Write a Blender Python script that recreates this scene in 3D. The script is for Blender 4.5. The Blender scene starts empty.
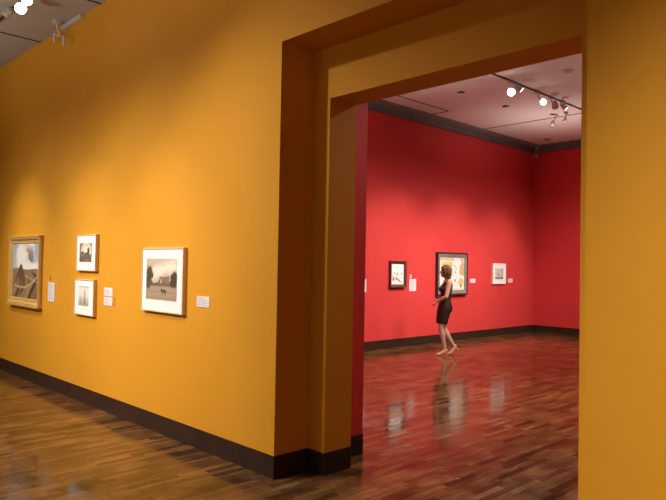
import bpy, bmesh, math, random
import numpy as np
from mathutils import Vector, Matrix, Euler

random.seed(7)
C = bpy.context.scene.collection
PI = math.pi

# ------------------------------------------------------------------ helpers
def link(name, me, mats=(), parent=None):
    o = bpy.data.objects.new(name, me); C.objects.link(o)
    for m in (mats if isinstance(mats, (list, tuple)) else [mats]):
        me.materials.append(m)
    if parent: o.parent = parent
    return o

def obj(name, bm, mat, parent=None, smooth=False):
    bmesh.ops.recalc_face_normals(bm, faces=bm.faces[:])
    if smooth:
        for f in bm.faces: f.smooth = True
    me = bpy.data.meshes.new(name); bm.to_mesh(me); bm.free()
    return link(name, me, mat, parent)

def tag(o, label, cat, group=None):
    o['label'] = label; o['category'] = cat
    if group: o['group'] = group
    return o

def thing(name, label, cat, loc=(0, 0, 0), rotz=0, group=None):
    o = bpy.data.objects.new(name, None); C.objects.link(o)
    o.location = loc; o.rotation_euler = (0, 0, rotz); o.empty_display_size = .1
    return tag(o, label, cat, group)

def struct(o):
    o['kind'] = 'structure'; return o

def box(bm, x0, x1, y0, y1, z0, z1, bev=0):
    r = bmesh.ops.create_cube(bm, size=1)
    for v in r['verts']:
        v.co = Vector(((x0+x1)/2 + v.co.x*(x1-x0), (y0+y1)/2 + v.co.y*(y1-y0), (z0+z1)/2 + v.co.z*(z1-z0)))
    if bev:
        es = list({e for v in r['verts'] for e in v.link_edges})
        bmesh.ops.bevel(bm, geom=es, offset=bev, segments=2, affect='EDGES', profile=.5)

def basis(d):
    d = Vector(d).normalized()
    a = Vector((0, 0, 1)) if abs(d.z) < .9 else Vector((1, 0, 0))
    u = d.cross(a).normalized(); v = d.cross(u).normalized()
    return d, u, v

def tube(bm, pts, rad, seg=16, asp=None, ref=None, round_ends=True):
    """closed tapered sweep; rad per point; asp=(ku,kv) stretches the section; ref fixes the u axis"""
    pts = [Vector(p) for p in pts]; n = len(pts)
    P = []; R = []; D = []
    for i in range(n):
        a = pts[max(i-1, 0)]; b = pts[min(i+1, n-1)]
        D.append((b-a).normalized())
    if round_ends:
        for t in (0.15, .5, .85):
            s = math.sin(t*PI/2); c = math.cos(t*PI/2)
            P.append(pts[0]-D[0]*rad[0]*c*.98); R.append(rad[0]*s)
    DD = [D[0]]*len(P) + D + ([D[-1]]*3 if round_ends else [])
    P += pts; R += list(rad)
    if round_ends:
        for t in (.85, .5, .15):
            s = math.sin(t*PI/2); c = math.cos(t*PI/2)
            P.append(pts[-1]+D[-1]*rad[-1]*c*.98); R.append(rad[-1]*s)
    rings = []
    ku, kv = asp or (1, 1); pu = None
    for p, r, d in zip(P, R, DD):
        if ref is not None:
            u = Vector(ref) - d*Vector(ref).dot(d); u.normalize()
        elif pu is None: u = basis(d)[1]
        else: u = (pu - d*pu.dot(d)).normalized()
        pu = u; v = d.cross(u)
        rings.append([bm.verts.new(p + u*(r*ku*math.cos(2*PI*k/seg)) + v*(r*kv*math.sin(2*PI*k/seg))) for k in range(seg)])
    for a, b in zip(rings, rings[1:]):
        for k in range(seg):
            bm.faces.new((a[k], a[(k+1) % seg], b[(k+1) % seg], b[k]))
    bm.faces.new(rings[0][::-1]); bm.faces.new(rings[-1])

def ellip(bm, c, r, seg=24, rot=None):
    g = bmesh.ops.create_uvsphere(bm, u_segments=seg, v_segments=seg//2+2, radius=1)
    M = Euler(rot).to_matrix() if rot else Matrix.Identity(3)
    for v in g['verts']:
        v.co = M @ Vector((v.co.x*r[0], v.co.y*r[1], v.co.z*r[2])) + Vector(c)

def loft(bm, rings, seg=40):
    """rings (z, centre x, half depth, half width)"""
    R = []
    for z, c, a, b in rings:
        R.append([bm.verts.new((c+a*math.cos(2*PI*k/seg), b*math.sin(2*PI*k/seg), z)) for k in range(seg)])
    for p, q in zip(R, R[1:]):
        for k in range(seg):
            bm.faces.new((p[k], p[(k+1) % seg], q[(k+1) % seg], q[k]))
    bm.faces.new(R[0][::-1]); bm.faces.new(R[-1])

def fused(bm, voxel, smooth=4):
    """union of overlapping closed shapes as one continuous surface -> bmesh"""
    bmesh.ops.recalc_face_normals(bm, faces=bm.faces[:])
    me = bpy.data.meshes.new('tmp'); bm.to_mesh(me); bm.free()
    o = bpy.data.objects.new('tmp', me); C.objects.link(o)
    m = o.modifiers.new('r', 'REMESH'); m.mode = 'VOXEL'; m.voxel_size = voxel; m.use_smooth_shade = True
    if smooth:
        s = o.modifiers.new('s', 'SMOOTH'); s.iterations = smooth; s.factor = .5
    dg = bpy.context.evaluated_depsgraph_get(); dg.update()
    e = o.evaluated_get(dg); out = bmesh.new(); out.from_mesh(e.to_mesh()); e.to_mesh_clear()
    bpy.data.objects.remove(o); bpy.data.meshes.remove(me)
    return out

# ------------------------------------------------------------------ materials
def mat(name, col, rough=.5, spec=.5, metal=0, var=.0, vscale=20, bump=0, bscale=200, emit=None, estr=0):
    m = bpy.data.materials.new(name); m.use_nodes = True
    nt = m.node_tree; b = nt.nodes['Principled BSDF']
    b.inputs['Base Color'].default_value = (*col, 1)
    b.inputs['Roughness'].default_value = rough
    b.inputs['Specular IOR Level'].default_value = spec
    b.inputs['Metallic'].default_value = metal
    if emit:
        b.inputs['Emission Color'].default_value = (*emit, 1); b.inputs['Emission Strength'].default_value = estr
    if var or bump:
        tc = nt.nodes.new('ShaderNodeTexCoord')
    if var:
        n = nt.nodes.new('ShaderNodeTexNoise'); n.inputs['Scale'].default_value = vscale; n.inputs['Detail'].default_value = 5
        nt.links.new(tc.outputs['Object'], n.inputs['Vector'])
        r = nt.nodes.new('ShaderNodeValToRGB')
        r.color_ramp.elements[0].position = .3; r.color_ramp.elements[1].position = .7
        r.color_ramp.elements[0].color = (*[c*(1-var) for c in col], 1)
        r.color_ramp.elements[1].color = (*[min(1, c*(1+var)) for c in col], 1)
        nt.links.new(n.outputs['Fac'], r.inputs['Fac']); nt.links.new(r.outputs['Color'], b.inputs['Base Color'])
    if bump:
        n2 = nt.nodes.new('ShaderNodeTexNoise'); n2.inputs['Scale'].default_value = bscale; n2.inputs['Detail'].default_value = 3
        nt.links.new(tc.outputs['Object'], n2.inputs['Vector'])
        bp = nt.nodes.new('ShaderNodeBump'); bp.inputs['Strength'].default_value = bump; bp.inputs['Distance'].default_value = .003
        nt.links.new(n2.outputs['Fac'], bp.inputs['Height']); nt.links.new(bp.outputs['Normal'], b.inputs['Normal'])
    return m

def wood_mat(name, c1, c2, rough=.4, axis=0, scale=6):
    """grain running along the given object axis"""
    m = bpy.data.materials.new(name); m.use_nodes = True
    nt = m.node_tree; b = nt.nodes['Principled BSDF']; b.inputs['Roughness'].default_value = rough
    tc = nt.nodes.new('ShaderNodeTexCoord'); mp = nt.nodes.new('ShaderNodeMapping')
    s = [scale*8]*3; s[axis] = scale*.6; mp.inputs['Scale'].default_value = s
    n = nt.nodes.new('ShaderNodeTexNoise'); n.inputs['Scale'].default_value = 1; n.inputs['Detail'].default_value = 6
    r = nt.nodes.new('ShaderNodeValToRGB'); r.color_ramp.elements[0].position = .35; r.color_ramp.elements[1].position = .65
    r.color_ramp.elements[0].color = (*c1, 1); r.color_ramp.elements[1].color = (*c2, 1)
    L = nt.links.new
    L(tc.outputs['Object'], mp.inputs['Vector']); L(mp.outputs['Vector'], n.inputs['Vector'])
    L(n.outputs['Fac'], r.inputs['Fac']); L(r.outputs['Color'], b.inputs['Base Color'])
    return m

def paint_mat(name, rough=.6, spec=.2):
    m = bpy.data.materials.new(name); m.use_nodes = True
    nt = m.node_tree; b = nt.nodes['Principled BSDF']
    b.inputs['Roughness'].default_value = rough; b.inputs['Specular IOR Level'].default_value = spec
    a = nt.nodes.new('ShaderNodeAttribute'); a.attribute_name = 'pigment'
    nt.links.new(a.outputs['Color'], b.inputs['Base Color'])
    return m

def floor_mat():
    m = bpy.data.materials.new('oak_strip_floor'); m.use_nodes = True
    nt = m.node_tree; b = nt.nodes['Principled BSDF']; L = nt.links.new
    def math_(op, a, c=None):
        n = nt.nodes.new('ShaderNodeMath'); n.operation = op
        for i, v in enumerate((a, c)):
            if v is None: continue
            if isinstance(v, (int, float)): n.inputs[i].default_value = v
            else: L(v, n.inputs[i])
        return n.outputs[0]
    tc = nt.nodes.new('ShaderNodeTexCoord'); sx = nt.nodes.new('ShaderNodeSeparateXYZ'); L(tc.outputs['Object'], sx.inputs[0])
    W, LEN = .060, .40
    xr = math_('DIVIDE', sx.outputs['X'], W); row = math_('FLOOR', xr); fx = math_('FRACT', xr)
    wn = nt.nodes.new('ShaderNodeTexWhiteNoise'); wn.noise_dimensions = '1D'; L(row, wn.inputs['W'])
    yr = math_('ADD', math_('DIVIDE', sx.outputs['Y'], LEN), math_('MULTIPLY', wn.outputs['Value'], 7.3))
    col = math_('FLOOR', yr); fy = math_('FRACT', yr)
    cb = nt.nodes.new('ShaderNodeCombineXYZ'); L(row, cb.inputs[0]); L(col, cb.inputs[1])
    w2 = nt.nodes.new('ShaderNodeTexWhiteNoise'); w2.noise_dimensions = '2D'; L(cb.outputs[0], w2.inputs['Vector'])
    ramp = nt.nodes.new('ShaderNodeValToRGB'); e = ramp.color_ramp.elements
    e[0].position = 0; e[0].color = (.056, .024, .009, 1); e[1].position = 1; e[1].color = (.185, .088, .029, 1)
    k = e.new(.3); k.color = (.115, .048, .016, 1); k = e.new(.65); k.color = (.155, .070, .022, 1)
    L(w2.outputs['Value'], ramp.inputs['Fac'])
    # grain and wear
    mp = nt.nodes.new('ShaderNodeMapping'); mp.inputs['Scale'].default_value = (60, 3, 1); L(tc.outputs['Object'], mp.inputs['Vector'])
    g = nt.nodes.new('ShaderNodeTexNoise'); g.inputs['Scale'].default_value = 1; g.inputs['Detail'].default_value = 5; L(mp.outputs[0], g.inputs['Vector'])
    wear = nt.nodes.new('ShaderNodeTexNoise'); wear.inputs['Scale'].default_value = 2.6; wear.inputs['Detail'].default_value = 6; L(tc.outputs['Object'], wear.inputs['Vector'])
    gv = math_('ADD', math_('MULTIPLY', g.outputs['Fac'], 1.5), .25)
    wv = math_('ADD', math_('MULTIPLY', wear.outputs['Fac'], 2.4), -.22)
    seamx = math_('GREATER_THAN', math_('ABSOLUTE', math_('SUBTRACT', fx, .5)), .475)
    seamy = math_('GREATER_THAN', math_('ABSOLUTE', math_('SUBTRACT', fy, .5)), .496)
    seam = math_('MAXIMUM', seamx, seamy)
    k = math_('MULTIPLY', math_('MULTIPLY', gv, wv), math_('SUBTRACT', 1, math_('MULTIPLY', seam, .6)))
    mx = nt.nodes.new('ShaderNodeVectorMath'); mx.operation = 'SCALE'; L(ramp.outputs['Color'], mx.inputs[0]); L(k, mx.inputs['Scale'])
    L(mx.outputs[0], b.inputs['Base Color'])
    ro = math_('ADD', math_('MULTIPLY', wear.outputs['Fac'], .09), math_('ADD', math_('MULTIPLY', w2.outputs['Value'], .08), FLOOR_ROUGH))
    L(ro, b.inputs['Roughness'])
    b.inputs['Specular IOR Level'].default_value = FLOOR_SPEC
    # every strip lies a touch differently
    rip = nt.nodes.new('ShaderNodeTexNoise'); rip.inputs['Scale'].default_value = 9; rip.inputs['Detail'].default_value = 2; L(tc.outputs['Object'], rip.inputs['Vector'])
    hgt = math_('ADD', math_('MULTIPLY', math_('MULTIPLY', fx, math_('SUBTRACT', w2.outputs['Value'], .5)), .5), math_('ADD', math_('MULTIPLY', rip.outputs['Fac'], .6), math_('MULTIPLY', seam, -.25)))
    bp = nt.nodes.new('ShaderNodeBump'); bp.inputs['Strength'].default_value = 1; bp.inputs['Distance'].default_value = .0016
    L(hgt, bp.inputs['Height']); L(bp.outputs['Normal'], b.inputs['Normal'])
    return m
FLOOR_ROUGH, FLOOR_SPEC = .05, .36

M_floor = floor_mat()
M_yellow = mat('ochre_wall_paint', (.70, .312, .018), .7, .25, var=.03, vscale=1.5, bump=.08, bscale=160)
M_cream = mat('cream_bounce_wall_paint', (.74, .60, .46), .7, .25, var=.03, vscale=1.5)  # pale tone chosen so the unseen walls bounce fill light
M_red = mat('red_wall_paint', (.70, .054, .052), .6, .3, var=.03, vscale=1.5, bump=.08, bscale=160)
M_ceil = mat('ceiling_paint', (.50, .47, .43), .8, .2, var=.04, vscale=2)
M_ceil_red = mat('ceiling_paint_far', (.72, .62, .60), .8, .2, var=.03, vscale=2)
M_joint = mat('ceiling_joint_shadow_gap', (.05, .04, .04), .9, .1, var=.1)
M_base = mat('dark_brown_baseboard', (.036, .017, .010), .45, .4, var=.2, vscale=6)
M_coveshade = mat('grey_cove_and_shade', (.24, .22, .205), .8, .2, var=.06, vscale=3)  # also colours the strips that stand in for ceiling shade
M_white = mat('white_mat_board', (.90, .90, .89), .8, .2, var=.015, vscale=60)
M_card = mat('label_card', (.80, .74, .77), .7, .2, var=.02, vscale=60)
M_cardtext = mat('label_print', (.42, .38, .40), .8, .1, var=.1, vscale=300)
M_paleframe = wood_mat('pale_maple_frame', (.72, .50, .27), (.78, .57, .33), .45)
M_whiteframe = mat('white_painted_frame', (.82, .80, .77), .5, .3, var=.02, vscale=40)
M_gold = wood_mat('gilded_oak_frame', (.62, .37, .10), (.72, .45, .14), .38)
M_darkwood = wood_mat('red_brown_box_frame', (.085, .022, .015), (.17, .050, .034), .4)
M_darkouter = wood_mat('dark_brown_outer_frame', (.030, .016, .013), (.060, .032, .026), .4)
M_greyliner = wood_mat('grey_weathered_liner', (.19, .16, .145), (.30, .26, .235), .5)
M_art = paint_mat('oil_pigment', .5, .3)
M_print = paint_mat('photo_print', .5, .2)
M_fix = mat('white_fixture_enamel', (.62, .58, .55), .4, .4, var=.03, vscale=40)
M_fixdark = mat('dark_fixture_enamel', (.06, .055, .05), .5, .4, var=.1, vscale=40)
M_lens = mat('lit_lamp_lens', (1, .95, .85), .3, .3, emit=(1, .90, .76), estr=30)
M_lensdim = mat('lit_lamp_slot', (1, .95, .85), .3, .3, emit=(1, .88, .76), estr=6)
M_skin = mat('skin', (.62, .32, .22), .5, .4, var=.05, vscale=30)
M_lip = mat('lips', (.45, .10, .09), .45, .4, var=.05)
M_eye = mat('eye_white', (.8, .78, .75), .2, .5, var=.02)
M_iris = mat('iris', (.05, .03, .02), .2, .5, var=.1)
M_brow = mat('eyebrow_hair', (.10, .05, .03), .7, .2, var=.1)
M_dress = mat('black_dress_cloth', (.032, .011, .011), .75, .25, var=.2, vscale=60, bump=.15, bscale=400)
M_hair = wood_mat('brown_hair', (.075, .033, .017), (.17, .080, .042), .45, axis=2, scale=14)
M_shoe = mat('nude_patent_leather', (.66, .42, .28), .35, .5, var=.03)
M_pale = mat('pale_necklace', (.80, .72, .64), .35, .5, var=.05)

# ------------------------------------------------------------------ the setting
Y1, Y2, Y3, Y4 = 3.139, 3.485, 3.784, 4.149       # planes of the stepped opening, front to back
XL, XR = -3.870, -1.436                            # outer opening
XI, XJ = -3.677, -1.624                            # set-back lining
XQ, XP = -3.889, -1.40                             # opening of the red wall behind it
TO, TI, TQ = 3.384, 2.973, 3.25                    # heads
HB, HC, HR, HCR = .1744, 4.623, 4.697, 4.85
XW, YB = -8.524, 15.548                            # red walls
WX0, WX1, WY0 = -14.5, 3.6, -6.5
RX1 = 3.6

def boxes(name, lst, m, parent=None, bev=0):
    bm = bmesh.new()
    for b in lst: box(bm, *b, bev)
    return obj(name, bm, m, parent)

struct(boxes('floor', [(WX0, WX1, WY0, YB+.3, -.12, 0)], M_floor))
struct(boxes('wall_front', [(WX0, XL, Y1, Y2, 0, HC+.1), (XR, WX1, Y1, Y2, 0, HC+.1), (XL, XR, Y1, Y2, TO, HC+.1)], M_yellow))
struct(boxes('trim_1', [(XL-.3, XI, Y2, Y3, 0, TO+.3), (XJ, XR+.3, Y2, Y3, 0, TO+.3), (XI, XJ, Y2, Y3, TI, TO+.3)], M_yellow))
struct(boxes('wall_far_front', [(XW-.2, XQ, Y3, Y4, 0, HCR), (XP, RX1, Y3, Y4, 0, HCR), (XQ, XP, Y3, Y4, TQ, HCR)], M_red))
struct(boxes('wall_far_left', [(XW-.2, XW, Y4, YB+.2, 0, HR)], M_red))
struct(boxes('wall_far_back', [(XW, RX1, YB, YB+.2, 0, HR)], M_red))
struct(boxes('wall_far_right', [(RX1, RX1+.2, Y3, YB+.2, 0, HCR)], M_red))
struct(boxes('wall_left', [(WX0-.2, WX0, WY0, Y2, 0, HC+.1)], M_yellow))
struct(boxes('wall_right', [(WX1, WX1+.2, WY0, Y2, 0, HC+.1)], M_cream))
struct(boxes('wall_back', [(WX0-.2, WX1+.2, WY0-.2, WY0, 0, HC+.1)], M_cream))
struct(boxes('ceiling', [(WX0, WX1, WY0, Y1, HC, HC+.15)], M_ceil))
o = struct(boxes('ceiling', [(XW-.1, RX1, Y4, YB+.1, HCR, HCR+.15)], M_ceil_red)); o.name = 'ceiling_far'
# grey cove band above the red walls; flat strips paint ceiling shade
struct(boxes('trim_cove_shade', [(XW-.19, XW-.05, Y4, YB+.19, HR, HCR), (XW-.05, RX1, YB+.05, YB+.19, HR, HCR),
                        (XW-.05, XW+.30, Y4, YB+.05, HCR-.012, HCR), (XW+.30, RX1, YB-.30, YB+.05, HCR-.012, HCR)], M_coveshade))
# ceiling panel joints
struct(boxes('trim_3', [(-9.072, -9.048, -4, Y1-.005, HC-.006, HC), (-7.202, -7.178, -4, Y1-.005, HC-.006, HC)], M_joint))
struct(boxes('trim_4', [(-7.828, -7.803, 7.2, 10.755, HCR-.006, HCR), (XW+.30, -7.81, 10.735, 10.757, HCR-.006, HCR),
                        (XW+.30, 2.5, 12.68, 12.71, HCR-.006, HCR)], M_joint))
T = .004
struct(boxes('baseboard_left', [(WX0, XL+T, Y1-T, Y1, 0, HB), (XL, XL+T, Y1, Y2-T, 0, HB), (XL+T, XI+T, Y2-T, Y2, 0, HB), (XI, XI+T, Y2, Y3, 0, HB)], M_base))
struct(boxes('baseboard_right', [(XR-T, WX1, Y1-T, Y1, 0, HB), (XR-T, XR, Y1, Y2-T, 0, HB), (XJ-T, XR-T, Y2-T, Y2, 0, HB), (XJ-T, XJ, Y2, Y3, 0, HB)], M_base))
struct(boxes('baseboard_far_front', [(XQ, XQ+T, Y3+.001, Y4, 0, HB), (XW, XQ+T, Y4, Y4+T, 0, HB), (XP-T, XP, Y3+.001, Y4, 0, HB), (XP-T, RX1, Y4, Y4+T, 0, HB)], M_base))
struct(boxes('baseboard_far_left', [(XW, XW+.01, Y4, YB, 0, HB)], M_base))
struct(boxes('baseboard_far_back', [(XW, RX1, YB-.01, YB, 0, HB)], M_base))

# ------------------------------------------------------------------ pictures
def vnoise(u, v, sx, sy, seed=0, octv=4):
    """value noise on arrays"""
    out = np.zeros_like(u); amp = 1; tot = 0
    for o_ in range(octv):
        rs = np.random.RandomState(seed+o_*17)
        n = 64; G = rs.rand(n, n)
        x = u*sx*2**o_; y = v*sy*2**o_
        xi = np.floor(x).astype(int); yi = np.floor(y).astype(int); fx = x-xi; fy = y-yi
        fx = fx*fx*(3-2*fx); fy = fy*fy*(3-2*fy)
        g = lambda a, b: G[a % n, b % n]
        out += amp*((g(xi, yi)*(1-fx)+g(xi+1, yi)*fx)*(1-fy)+(g(xi, yi+1)*(1-fx)+g(xi+1, yi+1)*fx)*fy)
        tot += amp; amp *= .55
    return out/tot

def mixc(c, k, d):
    k = np.clip(k, 0, 1)[..., None]
    return c*(1-k)+np.array(d)*k
def sstep(a, b, x):
    t = np.clip((x-a)/(b-a), 0, 1); return t*t*(3-2*t)

def picture(name, w, h, n, fn, parent, m, nx=110):
    """thin panel carrying a painted image; fn(u,v)->rgb, v up"""
    nz = max(8, int(nx*h/w))
    us = np.linspace(0, 1, nx+1); vs = np.linspace(0, 1, nz+1)
    Ug, Vg = np.meshgrid(us, vs)
    verts = [((a-.5)*w, -n, (b-.5)*h) for b in vs for a in us]
    faces = [(j*(nx+1)+i, j*(nx+1)+i+1, (j+1)*(nx+1)+i+1, (j+1)*(nx+1)+i) for j in range(nz) for i in range(nx)]
    nf = len(verts); d = .003                                        # back of the panel
    verts += [((-.5)*w, -n+d, -.5*h), (.5*w, -n+d, -.5*h), (.5*w, -n+d, .5*h), (-.5*w, -n+d, .5*h)]
    faces.append((nf, nf+3, nf+2, nf+1))
    me = bpy.data.meshes.new(name); me.from_pydata(verts, [], faces)
    at = me.attributes.new('pigment', 'FLOAT_COLOR', 'POINT')
    rgb = np.clip(fn(Ug, Vg), 0, 1).reshape(-1, 3)
    full = np.ones((len(verts), 4), np.float32); full[:nf, :3] = rgb; full[nf:, :3] = .5
    at.data.foreach_set('color', full.ravel())
    return link(name, me, m, parent)

def frame_ring(w, h, prof):
    """mitred frame: profile of (inset from outer edge, depth off the wall)"""
    bm = bmesh.new(); R = []
    for t, n in prof:
        a, b = w/2-t, h/2-t
        R.append([bm.verts.new(c) for c in ((-a, -n, -b), (a, -n, -b), (a, -n, b), (-a, -n, b))])
    R.append(R[0])
    for p, q in zip(R, R[1:]):
        for k in range(4):
            bm.faces.new((p[k], p[(k+1) % 4], q[(k+1) % 4], q[k]))
    return bm

def panel(w, h, n0, n1):
    bm = bmesh.new(); box(bm, -w/2, w/2, -n1, -n0, -h/2, h/2); return bm

def on_front(x, z): return dict(loc=(x, Y1, z), rotz=0)
def on_red(y, z): return dict(loc=(XW, y, z), rotz=PI/2)

# -- gilded landscape painting
def art_hills(u, v):
    sky = np.stack([.33+.30*(1-v), .45+.26*(1-v), .62+.14*(1-v)], -1)*(1.0)
    n = vnoise(u, v, 4, 3, 3); n2 = vnoise(u, v, 9, 8, 5)
    r = np.hypot((u-.50)*1.0, (v-.78)*.9)
    c = mixc(sky, sstep(.42, .22, r+.22*(n-.5)), (.90, .87, .78))
    c = mixc(c, sstep(.70, .62, v+.05*(n-.5))*sstep(.12, .35, u), (.93, .90, .80))       # bright bank above the horizon
    dark = sstep(.115, .06, np.hypot((u-.70)*.8, (v-.80)*.62+(u-.7)*.35)+.10*(n2-.5))
    c = mixc(c, dark*.9, (.20, .15, .12))
    c = mixc(c, sstep(.05, .02, np.hypot((u-.56), (v-.90)*.6)+.05*(n2-.5))*.7, (.30, .24, .20))
    c = mixc(c, sstep(.48, .68, n2)*sstep(.62, .72, v)*.55, (.50, .45, .42))
    c = mixc(c, sstep(.060, .030, np.hypot((u-.36)*.7, (v-.90))+.06*(n2-.5))*.6, (.93, .91, .86))
    hor = .535
    land = v < hor+.01*np.sin(u*9)
    ang = np.arctan2(u-.34-.25*(n-.5), .86-v)                        # gullies running down from the peak
    g1 = vnoise(ang*2.2+5, v*.35+3, 9, 2, 71, 3); g2 = vnoise((u-.9*v)*1.4+4, v+u+3, 8, 1.5, 72, 3)
    low = sstep(.03, -.03, v-(.19+.55*(u-.36)**2+.05*(n-.5)))
    flow = np.clip((g1*(1-low)+g2*low-.30)*2.4, 0, 1)
    lc = np.stack([.085+.36*flow, .050+.23*flow, .024+.110*flow], -1)
    lc = mixc(lc, sstep(.44, .52, v)*.8, (.27, .21, .18))
    lc = mixc(lc, sstep(.035, .0, np.abs(v-(.20+.55*(u-.36)**2+.05*(n-.5))))*(u > .08)*.8, (.66, .50, .28))
    lc = mixc(lc, sstep(.03, .0, np.abs(v-(.42-.22*(u-.5)+.08*(n2-.5))))*(u > .45)*.6, (.60, .47, .30))
    c = np.where(land[..., None], lc, c)
    peak = v < .66-np.abs(u-.33)*1.35-.02*n2                          # dark conical hill
    pc = np.stack([.06+.17*g1, .036+.105*g1, .02+.05*g1], -1)
    pk = (peak & (v > .22)).astype(float)*sstep(.22, .46, v)
    return mixc_arr(c, pk, pc)
def mixc_arr(c, k, d):
    k = np.clip(k, 0, 1)[..., None]; return c*(1-k)+d*k

t = thing('framed_painting', 'wide gilt framed painting of brown hills under a cloudy blue sky, on ochre wall', 'painting', **on_front(-9.390, 1.493))
w, h = 1.215, .946
obj('frame', frame_ring(w, h, [(0, .001), (0, .030), (.010, .050), (.022, .056), (.034, .050), (.050, .034), (.072, .028), (.080, .031), (.088, .026), (.098, .018), (.098, .001)]), M_gold, t)
bm = bmesh.new(); box(bm, -w/2-.012, w/2+.012, -.068, -.004, -h/2-.018, -h/2+.012, .004)
obj('ledge', bm, M_gold, t)
bm = bmesh.new(); box(bm, -w/2-.010, w/2+.010, -.062, -.004, h/2-.008, h/2+.014, .004)
obj('cornice', bm, M_gold, t)
picture('canvas', w-.190, h-.190, .019, art_hills, t, M_art, 140)

# -- framed photographs in pale wood
def art_ring(u, v):
    n = vnoise(u, v, 6, 6, 11); n2 = vnoise(u, v, 14, 20, 12)
    c = np.ones(u.shape+(3,))*np.array((.26, .19, .13))
    ring = np.hypot((u-.55)*1.0, (v-.62)*1.0)
    c = mixc(c, sstep(.52, .34, ring+.2*(n-.5)), (.62, .52, .40))
    c = mixc(c, sstep(.30, .12, ring+.2*(n-.5)), (.85, .78, .66))
    c = mixc(c, sstep(.06, .03, np.abs(ring-.36)), (.80, .70, .55))
    c = mixc(c, sstep(.46, .40, v+.08*np.sin(u*8)), (.13, .09, .06))
    c = mixc(c, (v < .42)*sstep(.4, .7, n2)*.5, (.38, .28, .19))
    c = mixc(c, ((np.abs(u-.72) < .075) & (v > .38) & (v < .74)).astype(float), (.08, .055, .04))
    c = mixc(c, sstep(.16, .10, np.hypot((u-.25), (v-.47)*1.6)+.05*(n-.5)), (.10, .07, .05))
    return c
def art_mast(u, v):
    n = vnoise(u, v, 8, 10, 21); n2 = vnoise(u, v, 18, 4, 22)
    c = np.ones(u.shape+(3,))*np.array((.80, .77, .70))
    c = mixc(c, sstep(.90, 1.0, v)*.8, (.42, .39, .34))
    c = mixc(c, sstep(.60, .10, v+.35*(n2-.5))*.8, (.33, .29, .24))
    c = mixc(c, sstep(.5, .8, n)*(v < .5)*.6, (.62, .58, .50))
    mast = (np.abs(u-(.62+.02*(v-.5))) < .02+.045*(1-v)) & (v < .86)
    c = mixc(c, mast*.85, (.20, .17, .14))
    c = mixc(c, ((np.abs(v-.60) < .012) & (np.abs(u-.62) < .12))*.7, (.25, .21, .17))
    c = mixc(c, ((np.abs(u-.24) < .018) & (v < .48))*.6, (.25, .21, .17))
    return c
def art_farm(u, v):
    n = vnoise(u, v, 5, 5, 31); n2 = vnoise(u, v, 14, 12, 32)
    c = np.ones(u.shape+(3,))*np.array((.60, .48, .37))
    c = mixc(c, sstep(.25, .02, np.abs(v-(.60+.25*u+.06*(n-.5)))), (.86, .77, .63))
    c = mixc(c, sstep(.55, .8, n)*(v > .6)*.6, (.44, .34, .26))
    c = mixc(c, (v < .34).astype(float), (.44, .31, .215))
    c = mixc(c, (v < .34)*sstep(.05, .0, np.abs((v*7+.3*n) % 1-.5)-.1)*.4, (.27, .18, .12))
    tree = np.minimum(np.hypot((u-.10)*1.0, (v-.60)*.62), np.hypot((u-.05), (v-.42)*.8))+.14*(n2-.5)
    c = mixc(c, sstep(.15, .10, tree), (.10, .075, .045))
    c = mixc(c, ((v > .33) & (v < .43+.08*(n2-.4)+.04*np.sin(u*16)))*.9, (.13, .095, .06))
    c = mixc(c, ((u > .44) & (u < .76) & (v > .35) & (v < .56+.06*(u-.44)))*.85, (.22, .125, .075))
    c = mixc(c, ((u > .47) & (u < .53) & (v > .40) & (v < .50)), (.50, .38, .28))
    c = mixc(c, sstep(.12, .08, np.hypot((u-.90)*.9, (v-.50)*.55)+.12*(n2-.5)), (.09, .065, .04))
    body = np.hypot((u-.60)/.085, (v-.215)/.035) < 1                                        # a dark animal in the yard
    legs = ((np.abs(u-.55) < .012) | (np.abs(u-.65) < .012)) & (v > .12) & (v < .22)
    c = mixc(c, (body | legs | (np.hypot((u-.52)/.03, (v-.25)/.03) < 1)).astype(float), (.10, .06, .035))
    return c

def photo_frame(name, label, place, w, h, iw, ih, ioff, fn, frame_m, D, fw, parts='mat', grp=None, cat='framed photograph'):
    t = thing(name, label, cat, group=grp, **place)
    obj('frame', frame_ring(w, h, [(0, .001), (0, D-.002), (.002, D), (fw-.002, D), (fw, D-.002), (fw, .001)]), frame_m, t)
    obj('mat', panel(w-2*fw+.001, h-2*fw+.001, .002, D-.008), M_white, t)
    p = picture('print', iw, ih, D-.0068, fn, t, M_print, 90); p.location = (ioff[0], 0, ioff[1])
    return t
g = 'pale framed photographs on the ochre wall'
photo_frame('framed_photograph', 'upper of the two small pale framed photographs, dark sepia print with a bright ring', on_front(-7.340, 1.741), .536, .420, .333, .218, (-.016, .003), art_ring, M_paleframe, .042, .012, grp=g)
photo_frame('framed_photograph', 'lower of the two small pale framed photographs, faint print with a tall mast', on_front(-7.370, 1.225), .536, .416, .280, .226, (-.010, .014), art_mast, M_paleframe, .042, .012, grp=g)
photo_frame('framed_photograph', 'largest white matted photograph, sepia farmyard with trees, nearest to the doorway', on_front(-5.585, 1.477), .790, .621, .585, .399, (-.010, .006), art_farm, M_paleframe, .042, .013, grp=g)

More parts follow.
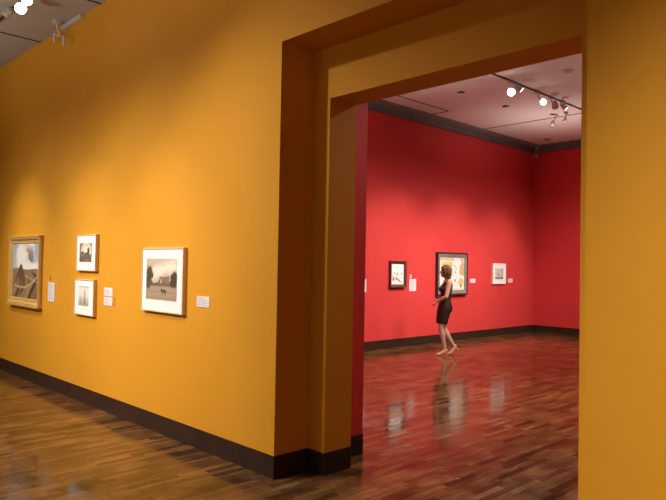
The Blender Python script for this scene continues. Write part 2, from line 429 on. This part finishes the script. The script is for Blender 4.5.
# -- pictures on the red wall
def art_blots(u, v):
    n = vnoise(u, v, 8, 8, 41)
    c = np.ones(u.shape+(3,))*np.array((.94, .93, .90))
    def blot(c, x, y, rx, ry, col, k=.85):
        return mixc(c, sstep(1.15, .75, np.hypot((u-x)/rx, (v-y)/ry)+.5*(n-.5))*k, col)
    c = blot(c, .17, .27, .09, .10, (.42, .10, .10)); c = blot(c, .13, .40, .06, .06, (.60, .40, .30))
    c = blot(c, .45, .27, .13, .06, (.50, .14, .10)); c = blot(c, .62, .20, .12, .05, (.30, .16, .18))
    c = blot(c, .38, .48, .05, .07, (.55, .45, .24)); c = blot(c, .50, .52, .04, .10, (.38, .22, .16))
    c = blot(c, .82, .50, .06, .06, (.16, .17, .30)); c = blot(c, .42, .84, .09, .025, (.45, .42, .36))
    c = blot(c, .36, .36, .06, .05, (.35, .42, .28)); c = blot(c, .24, .56, .10, .03, (.50, .40, .36))
    c = blot(c, .80, .32, .10, .03, (.60, .52, .34)); c = blot(c, .74, .12, .14, .025, (.25, .20, .20))
    return c
t = thing('framed_picture', 'deep red-brown box frame with white print of small coloured blots, left on red wall', 'framed picture', **on_red(10.027, 1.486))
w, h, D = .498, .540, .065
obj('frame', frame_ring(w, h, [(0, .001), (0, D), (.018, D), (.062, .034), (.062, .001)]), M_darkwood, t)
picture('print', w-.120, h-.130, .030, art_blots, t, M_print, 60)

def art_interior(u, v):
    n = vnoise(u, v, 6, 5, 51); n2 = vnoise(u, v, 14, 14, 52)
    c = np.ones(u.shape+(3,))*np.array((.92, .89, .80))
    c = mixc(c, ((v > .90)*1.)*.8, (.62, .42, .20))
    c = mixc(c, ((u > .04) & (u < .55) & (v > .42) & (v < .88))*1., (.80, .60, .24))
    c = mixc(c, ((u > .11) & (u < .46) & (v > .42) & (v < .80))*1., (.70, .45, .13))
    c = mixc(c, ((u > .49) & (u < .55) & (v < .86))*.8, (.86, .84, .78))
    c = mixc(c, ((u > .58) & (u < .80) & (v > .05))*sstep(.25, .45, n), (.90, .88, .83))
    c = mixc(c, sstep(.14, .09, np.hypot((u-.92), (v-.66)*.55)+.12*(n2-.5)), (.66, .42, .24))
    c = mixc(c, sstep(.10, .07, np.hypot((u-.86)*.8, (v-.24)*.7)+.06*(n2-.5)), (.76, .56, .20))
    for x, y, r in ((.62, .30, .028), (.86, .12, .030), (.64, .55, .020), (.66, .66, .018), (.60, .74, .018), (.92, .88, .02)):
        c = mixc(c, sstep(1.2, .7, np.hypot((u-x)/r, (v-y)/(r*1.6))+.3*(n2-.5)), (.16, .15, .17))
    c = mixc(c, ((u < .5) & (v < .40))*sstep(.35, .6, n)*.7, (.72, .62, .48))
    c = mixc(c, ((v < .07)*1.)*.6, (.78, .70, .56))
    return c
t = thing('framed_painting', 'large painting in dark and grey frame behind the woman, pale interior with yellow door', 'painting', **on_red(11.896, 1.500))
w, h, D = 1.142, .953, .065
obj('frame', frame_ring(w, h, [(0, .001), (0, D-.004), (.004, D), (.030, D), (.036, D-.010), (.036, .001)]), M_darkouter, t)
o = obj('liner', frame_ring(w-.072, h-.072, [(0, .001), (0, D-.006), (.030, D-.012), (.078, .040), (.078, .001)]), M_greyliner, t); o['label'] = 'grey weathered inner liner'
picture('canvas', w-.22, h-.22, .038, art_interior, t, M_art, 110)

def art_grey(u, v):
    n = vnoise(u, v, 5, 5, 61); n2 = vnoise(u, v, 12, 12, 62)
    c = np.ones(u.shape+(3,))*np.array((.62, .56, .49))
    c = mixc(c, sstep(.35, .65, n)*.8, (.80, .72, .62))
    c = mixc(c, sstep(.55, .75, n2)*(v > .35)*(u < .45)*.9, (.06, .06, .05))
    c = mixc(c, (np.abs(u-.88) < .08)*.7*(v > .15), (.30, .32, .28))
    c = mixc(c, (v < .17)*.85, (.13, .11, .10))
    c = mixc(c, ((np.abs(u-.40) < .10) & (v > .3) & (v < .55))*.7, (.20, .20, .18))
    return c
photo_frame('framed_picture', 'white framed small grey print, farthest picture on the red wall', on_red(13.848, 1.511), .588, .505, .353, .257, (-.004, -.002), art_grey, M_whiteframe, .045, .012, cat='framed picture')

# -- labels and number tags
def wall_label(label, place, w, h, lines, grp):
    t = thing('wall_label', label, 'wall label', group=grp, **place)
    bm = bmesh.new(); box(bm, -w/2, w/2, -.005, -.0005, -h/2, h/2)
    obj('card', bm, M_card, t)
    rs = random.Random(int(w*1e4+h*1e5)); bm = bmesh.new(); z = h/2-.013
    for k in range(lines):
        ln = w*(.45 if k == 0 else rs.uniform(.6, .86))
        box(bm, -w/2+.011, -w/2+.011+ln, -.0056, -.0046, z-.0042, z); z -= (h-.02)/lines
    o = obj('text_lines', bm, M_cardtext, t); o['label'] = 'faint grey lines of small print'
    return t
gy, gr = 'white wall labels on the ochre wall', 'white wall labels on the red wall'
wall_label('tall white label beside the gilt framed landscape painting', on_front(-8.456, 1.240), .218, .241, 14, gy)
wall_label('upper of two small labels right of the lower small photograph', on_front(-6.803, 1.311), .211, .090, 5, gy)
wall_label('lower of two small labels right of the lower small photograph', on_front(-6.801, 1.207), .209, .090, 5, gy)
wall_label('pale label alone between the largest photograph and the doorway', on_front(-4.902, 1.304), .203, .095, 5, gy)
wall_label('tall white label on red wall cut off by the doorway edge', on_red(9.015, 1.258), .218, .252, 14, gr)
wall_label('tall white label right of the red-brown box frame', on_red(10.549, 1.261), .220, .249, 14, gr)
wall_label('small white label right of the large painting behind the woman', on_red(12.756, 1.340), .220, .093, 5, gr)
wall_label('small white label right of the farthest white framed print', on_red(14.421, 1.341), .210, .100, 5, gr)
M_ytag = mat('ochre_number_tag', (.62, .28, .03), .6, .3, var=.03)
M_tagmark = mat('tag_mark', (.20, .09, .02), .7, .2, var=.1)
def number_tag(label, place, w, h, m, mk, marks):
    t = thing('number_sign', label, 'tag', group='small number tags beside the labels', **place)
    bm = bmesh.new(); box(bm, -w/2, w/2, -.004, -.0005, -h/2, h/2, .001); obj('plate', bm, m, t)
    bm = bmesh.new()
    bm.free()
    for z in marks:
        bm = bmesh.new(); box(bm, -w*.22, w*.22, -.0046, -.0036, z-.008, z+.008); obj('marking', bm, mk, t)
number_tag('tiny ochre tag above the tall label by the landscape painting', on_front(-8.511, 1.418), .05, .055, M_ytag, M_tagmark, (-.013, .013))
number_tag('tiny ochre tag right of the lower of two small labels', on_front(-6.656, 1.213), .04, .085, M_ytag, M_tagmark, (-.028, .028))
number_tag('tiny white tag above the tall label by the box frame', on_red(10.480, 1.440), .05, .07, M_card, M_cardtext, (0,))

# ------------------------------------------------------------------ lights and fittings on the ceilings
def look(d):                                                    # rotation whose -Z points along d
    return Vector(d).to_track_quat('-Z', 'Y').to_euler()

def spot(name, loc, aim, power, size=60, blend=.9, col=(1, .90, .78), rad=.05):
    l = bpy.data.lights.new(name, 'SPOT'); l.energy = power; l.color = col
    l.spot_size = math.radians(size); l.spot_blend = blend; l.shadow_soft_size = rad
    o = bpy.data.objects.new(name, l); C.objects.link(o); o.location = loc
    o.rotation_euler = look(Vector(aim)-Vector(loc)); return o

def track_light(label, base, head, aim, lens_m, grp, r=.05, ln=.15, slot=False):
    """adapter on the track, stem, yoke and a lamp can aimed along `aim`"""
    t = thing('track_spotlight', label, 'track light', base, 0, grp)
    B = Vector(base); H = Vector(head)-B; d = Vector(aim).normalized()
    bm = bmesh.new(); box(bm, -.02, .02, -.075, .075, -.055, -.024, .005); obj('adapter', bm, M_fix, t)
    piv = H-d*ln*.55
    bm = bmesh.new(); tube(bm, [(0, 0, -.05), (piv.x*.15, piv.y*.15, piv.z*.5-.02), (piv.x, piv.y, piv.z)], [.010, .010, .010], 10); obj('stem', bm, M_fix, t, True)
    bm = bmesh.new()
    prof = [(-ln, r*.35), (-ln*.93, r*.62), (-ln*.55, r*.80), (-ln*.5, r*.92), (-.012, r*1.0), (-.006, r*1.06), (.004, r*1.06)]
    dd, u, v = basis(d); rings = []
    for s_, rr in prof:
        rings.append([bm.verts.new(H+d*s_+u*rr*math.cos(2*PI*k/20)+v*rr*math.sin(2*PI*k/20)) for k in range(20)])
    for a, b in zip(rings, rings[1:]):
        for k in range(20): bm.faces.new((a[k], a[(k+1) % 20], b[(k+1) % 20], b[k]))
    bm.faces.new(rings[0])
    obj('housing', bm, M_fix, t, True)
    bm = bmesh.new()
    c = [bm.verts.new(H+d*.002+u*r*.98*math.cos(2*PI*k/20)+v*r*.98*math.sin(2*PI*k/20)) for k in range(20)]
    apex = bm.verts.new(H+d*.014)
    for k in range(20): bm.faces.new((c[k], c[(k+1) % 20], apex))
    o = obj('lens', bm, lens_m, t, True)
    if lens_m is not M_fixdark: o['label'] = 'glowing lamp lens'
    return t

def track(label, x0, x1, y0, y1, z, m):
    bm = bmesh.new(); box(bm, x0, x1, y0, y1, z-.026, z, .003)
    tag(obj('lighting_track', bm, m), label, 'lighting track')
track('dark lighting track on the pinkish ceiling of the red room', -5.770, -5.750, 5.2, 14.6, HCR, M_fixdark)
track('dark lighting track on ceiling of the ochre room, upper left corner', -12.5, -5.0, 2.446, 2.468, HC, M_fixdark)

TO_CAM = lambda p: (Vector((0, 0, 1.65))-Vector(p)).normalized()
GR = 'track lights over the red room'
A = (-5.66, 9.54, 4.60); B_ = (-5.60, 10.52, 4.61)
track_light('brightest glowing track light, nearest the doorway in the red room', (-5.76, 9.62, HCR), A, (.28, -.80, -.42), M_lens, GR, .062)
track_light('track light seen edge-on beside the brightest one', (-5.76, 9.80, HCR), (-5.585, 9.745, 4.665), (.62, .42, -.66), M_lensdim, GR, .046, .13)
track_light('round glowing track light, alone midway along the red room track', (-5.76, 10.62, HCR), B_, (.25, -.82, -.42), M_lens, GR, .052)
track_light('unlit track light turned away, right of the lone glowing one', (-5.76, 11.10, HCR), (-5.70, 11.16, 4.66), (-.3, .85, -.42), M_fixdark, GR, .06)
track_light('track light with a bright slot, farthest right on the red room track', (-5.76, 11.55, HCR), (-5.64, 11.46, 4.67), (.62, .42, -.66), M_lensdim, GR, .046, .13)
# small fixtures on the ceiling beyond
track_light('pale unlit spotlight hanging lower, below the track end', (-6.35, 12.45, HCR+.02), (-6.39, 12.40, 4.63), (.3, -.5, -.8), M_fix, GR, .045, .12)
track_light('second pale unlit spotlight just right of the lower hanging one', (-6.12, 12.45, HCR+.02), (-6.14, 12.40, 4.66), (.1, -.6, -.8), M_fix, GR, .040, .12)
GY = 'track lights over the ochre room'
track_light('larger glowing track light, top left corner', (-7.50, 2.457, HC), (-7.48, 2.36, 4.42), (.80, -.45, -.35), M_lens, GY, .058)
track_light('smaller glowing track light cut by the top edge, left of the picture', (-7.24, 2.457, HC), (-7.22, 2.34, 4.43), (.80, -.45, -.35), M_lens, GY, .052)
track_light('dark unlit track light in the very corner of the ochre room ceiling', (-8.05, 2.457, HC), (-8.04, 2.37, 4.50), (-.7, -.5, -.5), M_fixdark, GY, .045, .1)

def disc(name, label, cat, x, y, z, r, h, m, grille=False):
    t = thing(name, label, cat, (x, y, z))
    bm = bmesh.new(); tube(bm, [(0, 0, 0), (0, 0, -h*.6)], [r, r], 24, round_ends=False); obj('base_ring', bm, m, t)
    bm = bmesh.new(); tube(bm, [(0, 0, -h*.55), (0, 0, -h*.9), (0, 0, -h)], [r*.72, r*.66, r*.4], 24, round_ends=False); obj('cap', bm, m, t)
disc('smoke_detector', 'round smoke detector on the red room ceiling near doorway head', 'smoke detector', -4.804, 9.817, HCR, .085, .05, M_fix)
gd = 'small dark ceiling fittings in the red room'
for lab, x, y in (('small dark ceiling fitting nearest the left red wall corner of the doorway', -6.803, 9.733), ('tiny dark ceiling fitting below the brightest track light', -6.749, 11.166), ('tiny dark ceiling fitting far back by the cove', -7.725, 14.696)):
    t = thing('ceiling_fitting', lab, 'ceiling fitting', (x, y, HCR), 0, gd)
    bm = bmesh.new(); box(bm, -.05, .05, -.05, .05, -.018, 0, .004); obj('plate', bm, M_fixdark, t)
    bm = bmesh.new(); tube(bm, [(0, 0, -.016), (0, 0, -.03)], [.022, .015], 14, round_ends=False); obj('nozzle', bm, M_fix, t)

def sensor(label, base, a, b):
    """stem from ceiling or wall, a bar and two small drop heads"""
    t = thing('twin_sensor', label, 'sensor', base)
    B = Vector(base); a = Vector(a)-B; b = Vector(b)-B; mid = (a+b)/2
    bm = bmesh.new(); box(bm, -.06, .06, -.04, .04, -.03, 0, .006); obj('mounting_plate', bm, M_fix, t)
    bm = bmesh.new(); tube(bm, [(0, 0, -.02), mid+Vector((0, 0, .07)), mid+Vector((0, 0, .05))], [.012]*3, 10); obj('stem', bm, M_fix, t, True)
    bm = bmesh.new(); tube(bm, [a+Vector((0, 0, .05)), b+Vector((0, 0, .05))], [.008]*2, 10); obj('bar', bm, M_fix, t, True)
    for p in (a, b):
        bm = bmesh.new(); tube(bm, [p+Vector((0, 0, .06)), p+Vector((0, 0, .0)), p-Vector((0, 0, .035))], [.016, .022, .018], 14); obj('head', bm, M_fix, t, True)
sensor('white twin-headed sensor hanging at the top of the ochre wall', (-8.12, 2.98, HC), (-8.38, 3.06, 4.49), (-7.96, 3.02, 4.34))
sensor('white twin-headed sensor hanging in the back corner of the red room', (-8.36, 15.42, HCR), (-8.56, 15.40, 4.52), (-8.36, 15.40, 4.57))
bm = bmesh.new(); box(bm, -8.25, -7.66, 3.085, 3.136, HC-.05, HC-.001, .006)  # small boxed duct at the ceiling edge
tag(obj('ceiling_duct', bm, M_fix), 'short pale duct along the top edge of the ochre wall', 'duct')

# light from the rooms' lamps, with added unseen fill
WARM = (1, .93, .83)
yz = 4.40
for x, p, s in ((-9.42, 300, 48), (-7.37, 200, 48), (-5.64, 170, 48)):
    spot('picture_spot', (x-.10, .95, yz), (x, Y1, .95), p, s, 1, WARM, .05)
for x, p in ((-10.6, 300), (-9.2, 310), (-7.9, 440), (-6.9, 620)):
    spot('unseen_wall_flood', (x, -1.2, yz), (x+1.6, Y1, .7), p, 64, 1, WARM, .10)
spot('unseen_wall_flood', (-4.85, 1.1, yz), (-3.7, Y1, .6), 190, 95, 1, WARM, .05)
spot('unseen_wall_flood', (-.6, -1.4, yz), (.1, Y1, .5), 1000, 58, 1, WARM, .10)
for x in (-10, -6):
    spot('room_fill', (x, -3.2, yz), (x-.5, -2.0, 0), 220, 110, 1, WARM, .10)  # fill lamps added out of view to raise the ambient bounce
for x in (-9, -5, -1):
    spot('unseen_wall_flood', (x, -4.2, yz), (x, WY0, 1.3), 420, 95, 1, WARM, .10)  # added out of view so the back wall bounces fill light
spot('unseen_wall_flood', (1.6, -1.0, yz), (WX1, -.4, 1.4), 380, 95, 1, WARM, .10)  # added out of view; bounces light onto the left jamb
# unseen upward fill spots, added in mid-air to brighten the ceiling
for x in (-9.8, -7.0, -4.6):
    spot('ceiling_fill', (x, .2, 3.2), (x, .7, HC), 110, 155, 1, (1, .92, .82), .15)
# red room
for y, p, s in ((10.0, 420, 60), (11.9, 440, 60), (13.85, 360, 56)):
    spot('picture_spot', (-5.70, y, 4.58), (XW, y, .9), p, s, 1, WARM, .05)
for y, p in ((5.4, 340), (7.4, 460), (9.4, 480), (11.4, 420), (13.4, 300)):
    spot('unseen_wall_flood', (-3.90, y, 4.58), (XW, y+.6, .6), p, 70, 1, WARM, .40)
spot('track_beam', (-5.60, 9.42, 4.55), (-2.7, 4.2, .6), 480, 75, 1, WARM, .06)
spot('track_beam', (-5.54, 10.40, 4.56), (-3.2, 6.5, 0), 420, 75, 1, WARM, .06)
spot('track_beam', (-2.75, 6.85, 4.60), (-3.7, 3.7, 1.0), 230, 60, 1, WARM, .06)
spot('track_beam', (-3.4, 10.6, 4.60), (-5.2, 15.5, .6), 620, 75, 1, WARM, .40)
for x, y, p in ((-4.2, 6.6, 520), (-1.5, 9, 380), (-3.6, 12, 330), (1, 11, 160)):
    spot('room_fill', (x, y, 4.6), (x-.4, y+1.2, 0), p, 95, 1, WARM, .40)  # unseen fill added to brighten the red room floor
for x, y in ((-6.6, 7.6), (-6.4, 12.6), (-2.6, 10.4)):
    spot('ceiling_fill', (x, y, 3.1), (x, y, HCR), 88, 155, 1, (1, .88, .80), .15)  # added upward fill for the far ceiling, no fitting there

# ------------------------------------------------------------------ the woman
# figure space: +x where she faces, +y her left, z up
TORSO = [(.80, .025, .100, .150), (.87, .015, .112, .168), (.95, .005, .100, .150), (1.04, -.010, .080, .124), (1.12, -.015, .088, .130),
         (1.21, -.020, .098, .143), (1.28, -.035, .095, .152), (1.335, -.050, .075, .140), (1.375, -.055, .056, .095), (1.41, -.050, .048, .058)]
def torso(bm, k):
    loft(bm, [(z, c, a+k, b+k) for z, c, a, b in TORSO])
    for s in (-1, 1):
        ellip(bm, (-.030, s*.066, .880), (.080+k, .084+k, .110+k))
        ellip(bm, (.050, s*.062, 1.215), (.052+k, .060+k, .058+k))
LEG_L = ([(.02, .082, .87), (.055, .084, .72), (.090, .078, .51), (.060, .076, .385), (.040, .072, .25), (.018, .070, .125)], [.074, .078, .053, .052, .039, .030])
LEG_R = ([(.01, -.082, .87), (.018, -.080, .70), (.010, -.076, .49), (-.055, -.073, .37), (-.110, -.070, .27), (-.165, -.070, .185)], [.074, .076, .052, .051, .038, .030])
FOOT_L = ([(.000, .070, .095), (.055, .070, .060), (.105, .068, .030), (.150, .070, .020)], [.030, .031, .027, .017])
FOOT_R = ([(-.198, -.070, .160), (-.165, -.070, .095), (-.130, -.070, .040), (-.085, -.070, .020)], [.030, .030, .027, .017])

def hand(bm, wrist, d, back, thumb_side, curl):
    """palm with four unequal curled fingers and a thumb leaving its side"""
    d = Vector(d).normalized(); n = Vector(back); n = (n-d*n.dot(d)).normalized(); a = d.cross(n)*thumb_side
    W = Vector(wrist)
    tube(bm, [W-d*.01, W+d*.03, W+d*.068], [.024, .033, .035], 16, asp=(1, .42), ref=a)
    for k, ln in enumerate((.070, .078, .073, .058)):
        off = (1.5-k)*.0185
        p = W+d*(.066-.004*abs(k-1.2))+a*off; q = [p-d*.012]; th = curl*.35; cur = p; q.append(cur)
        for seg_l, dth in ((.42, curl), (.33, curl), (.25, curl*.7)):
            dirv = d*math.cos(th)-n*math.sin(th); cur = cur+dirv*ln*seg_l; q.append(cur); th += dth
        tube(bm, q, [.0092, .0092, .0086, .0080, .0070], 10)
    p = W+d*.022+a*.026; q = [p-a*.008, p+a*.014+d*.018-n*.006, p+a*.014+d*.042-n*.016, p+a*.006+d*.060-n*.024]
    tube(bm, q, [.012, .0115, .0100, .0085], 10)

bm = bmesh.new()
torso(bm, -.004)
tube(bm, [(-.050, -.150, 1.340), (-.055, 0, 1.355), (-.055, .150, 1.340)], [.044, .046, .044], 16)
tube(bm, [(-.055, 0, 1.36), (-.045, 0, 1.41), (-.030, 0, 1.48)], [.056, .049, .050], 20)
ellip(bm, (-.030, 0, 1.556), (.094, .074, .098))                                   # skull
ellip(bm, (.010, 0, 1.500), (.062, .056, .066))                                    # jaw and cheeks
ellip(bm, (.045, 0, 1.457), (.022, .026, .018))                                    # chin
tube(bm, [(.056, 0, 1.560), (.073, 0, 1.535), (.080, 0, 1.520)], [.009, .012, .013], 12)   # nose
for s in (-1, 1):
    ellip(bm, (.070, s*.011, 1.514), (.009, .009, .008))
    ellip(bm, (.046, s*.030, 1.545), (.016, .015, .012))                           # eyeball
    tube(bm, [(.056, s*.014, 1.566), (.052, s*.034, 1.570), (.038, s*.050, 1.564)], [.009, .009, .007], 8)   # brow
    ellip(bm, (-.018, s*.074, 1.530), (.020, .010, .031), rot=(0, .2, 0))          # ear
ellip(bm, (.062, 0, 1.487), (.011, .022, .006)); ellip(bm, (.060, 0, 1.478), (.011, .019, .007))   # lips
for sh, el, wr in (((-.055, .158, 1.335), (.020, .205, 1.085), (.165, .070, .985)), ((-.040, -.158, 1.335), (.035, -.205, 1.085), (.172, -.066, .972))):
    sh, el, wr = map(Vector, (sh, el, wr))
    tube(bm, [sh, sh.lerp(el, .35), el], [.050, .046, .037], 18)
    tube(bm, [el, el.lerp(wr, .3), el.lerp(wr, .75), wr], [.037, .039, .029, .024], 18)
hand(bm, (.165, .070, .985), (.72, -.62, -.40), (.45, .35, .82), 1, .62)
hand(bm, (.172, -.066, .972), (.60, .66, -.42), (.45, -.30, .55), -1, .50)
for L_ in (LEG_L, LEG_R, FOOT_L, FOOT_R): tube(bm, *L_, 20)
for pts in (LEG_L[0], LEG_R[0]): pass
tube(bm, [LEG_L[0][-1], FOOT_L[0][0]], [.030, .030], 16); tube(bm, [LEG_R[0][-1], FOOT_R[0][0]], [.030, .030], 16)
bm = fused(bm, .0042, 3)
for f in bm.faces:
    f.smooth = True; c = f.calc_center_median(); i = 0
    if c.x > .045 and abs(c.y) < .024 and 1.472 < c.z < 1.493: i = 1
    for s in (-1, 1):
        e = Vector((c.x-.060, c.y-s*.030, c.z-1.545))
        if c.x > .04 and abs(e.y) < .013 and abs(e.z) < .0062: i = 2
        if c.x > .04 and abs(e.y) < .0058 and abs(e.z) < .0060: i = 3
        if c.x > .03 and .014 < s*c.y < .050 and abs(c.z-1.5715) < .0036: i = 4
    f.material_index = i
person = thing('person', 'woman in sleeveless black dress walking past the pictures with hands clasped, brown bob', 'person', (-7.215, 9.915, 0), math.radians(226.0))
person.scale = (1.014, 1.014, 1.014)
me = bpy.data.meshes.new('body'); bm.to_mesh(me); bm.free()
link('body', me, [M_skin, M_lip, M_eye, M_iris, M_brow], person)

# dress: the torso a little fuller, running into a fitted skirt
bm = bmesh.new(); torso(bm, .006)
tube(bm, [(-.050, -.125, 1.340), (-.055, 0, 1.352), (-.055, .125, 1.340)], [.053, .055, .053], 16)
loft(bm, [(.56, .064, .100, .150), (.64, .058, .108, .160), (.72, .047, .116, .168), (.80, .032, .124, .176), (.88, .014, .126, .178), (.96, .004, .110, .160), (1.0, -.004, .094, .144)])
bm = fused(bm, .006, 4)
bmesh.ops.bisect_plane(bm, geom=bm.verts[:]+bm.edges[:]+bm.faces[:], plane_co=(0, 0, .588), plane_no=(0, 0, 1), clear_inner=True)
kill = []
for f in bm.faces:
    f.smooth = True; c = f.calc_center_median(); y = abs(c.y)
    neck = 1.385 if c.x < -.06 else 1.262+1.25*max(0, y-.005) if c.x > -.02 else 1.37+ (.02 if y > .06 else -.02)
    if c.z > 1.30 and y < .062: neck = min(neck, 1.262+1.25*y if c.x > -.02 else 1.365)
    arm = y > .128+.05*max(0, (1.25-c.z)/.1) and c.z > 1.20
    if c.z > neck or arm: kill.append(f)
bmesh.ops.delete(bm, geom=kill, context='FACES')
o = obj('dress', bm, M_dress, person, True)
sm = o.modifiers.new('cloth_thickness', 'SOLIDIFY'); sm.thickness = .004; sm.offset = 0

# hair: shoulder-length bob
bm = bmesh.new()
ellip(bm, (-.030, 0, 1.562), (.105, .088, .104))
tube(bm, [(-.075, 0, 1.56), (-.078, 0, 1.50), (-.072, 0, 1.435)], [.056, .056, .042], 24, asp=(1.42, .85), ref=(0, 1, 0))
for s in (-1, 1):
    tube(bm, [(.005, s*.066, 1.60), (.008, s*.076, 1.53), (-.006, s*.072, 1.445)], [.034, .034, .022], 16)
    tube(bm, [(-.045, s*.068, 1.60), (-.050, s*.078, 1.52), (-.055, s*.070, 1.430)], [.040, .040, .024], 16)
bm = fused(bm, .0048, 4)
kill = []
for f in bm.faces:
    c = f.calc_center_median()
    if c.x > .046+.10*max(0, c.z-1.60)*6 and c.z < 1.628: kill.append(f)
bmesh.ops.delete(bm, geom=kill, context='FACES')
bm.normal_update()
for v in bm.verts:
    az = math.atan2(v.co.y, v.co.x+.034)
    v.co += v.normal*(.0022*math.sin(az*34+2.0*math.sin(v.co.z*30))+.0012*math.sin(az*71))
obj('hair', bm, M_hair, person, True)

def shoe(foot, heel_top, heel_bot):
    pts, rad = foot
    b2 = bmesh.new(); tube(b2, pts, [r+.005 for r in rad], 20, asp=(1, .92))
    ex = Vector(pts[-1])+Vector((.018, 0, -.004)); tube(b2, [pts[-1], ex], [.020, .011], 12)
    tube(b2, [heel_top, heel_bot], [.015, .0065], 12)
    b2 = fused(b2, .0040, 2)
    h0 = Vector(pts[0]); h1 = Vector(pts[2]); kill = []
    for f in b2.faces:
        f.smooth = True; c = f.calc_center_median(); t_ = (c.x-h0.x)/(h1.x-h0.x)
        top = h0.z+(h1.z-h0.z)*t_+.012
        if -.25 < t_ < .92 and c.z > top: kill.append(f)
    bmesh.ops.delete(b2, geom=kill, context='FACES')
    for v in b2.verts:
        if v.co.z < 0: v.co.z = 0
    obj('shoe', b2, M_shoe, person, True)
shoe(FOOT_L, (-.012, .070, .080), (-.022, .070, .007))
shoe(FOOT_R, (-.215, -.070, .140), (-.262, -.070, .085))
bm = bmesh.new(); q = []
for k in range(25):
    a = PI*k/24
    q.append((.040+.052*math.sin(a)**2-.07*(1-math.sin(a)), .062*math.cos(a), 1.385-.115*math.sin(a)**1.3))
tube(bm, q, [.0042]*25, 8); ellip(bm, (q[12][0]+.004, 0, q[12][2]-.012), (.009, .012, .017), 12)
obj('necklace', bm, M_pale, person, True)

for ch in person.children:                                        # she leans a touch into her step
    for v in ch.data.vertices:
        v.co.x += .030*max(0, v.co.z-.95)/.7
# ------------------------------------------------------------------ world, camera, colour
wd = bpy.data.worlds.new('world'); bpy.context.scene.world = wd; wd.use_nodes = True
wd.node_tree.nodes['Background'].inputs[0].default_value = (.02, .016, .012, 1)
wd.node_tree.nodes['Background'].inputs[1].default_value = .3
cd = bpy.data.cameras.new('camera'); cam = bpy.data.objects.new('camera', cd); C.objects.link(cam)
cd.sensor_fit = 'HORIZONTAL'; cd.sensor_width = 36; cd.lens = 642.09*36/666; cd.clip_start = .05; cd.clip_end = 100
R = Vector((.69420027, .71956319, .01774245)); U = Vector((.004546, -.02903237, .99956813)); F = Vector((-.71976754, .69381981, .02342541))
m3 = Matrix((R, U, -F)).transposed()
cam.matrix_world = Matrix.Translation((0, 0, 1.65)) @ m3.to_4x4()
sc = bpy.context.scene; sc.camera = cam
sc.view_settings.view_transform = 'Standard'; sc.view_settings.look = 'None'
sc.view_settings.gamma = 1; sc.view_settings.use_curve_mapping = False; sc.view_settings.exposure = 0.0
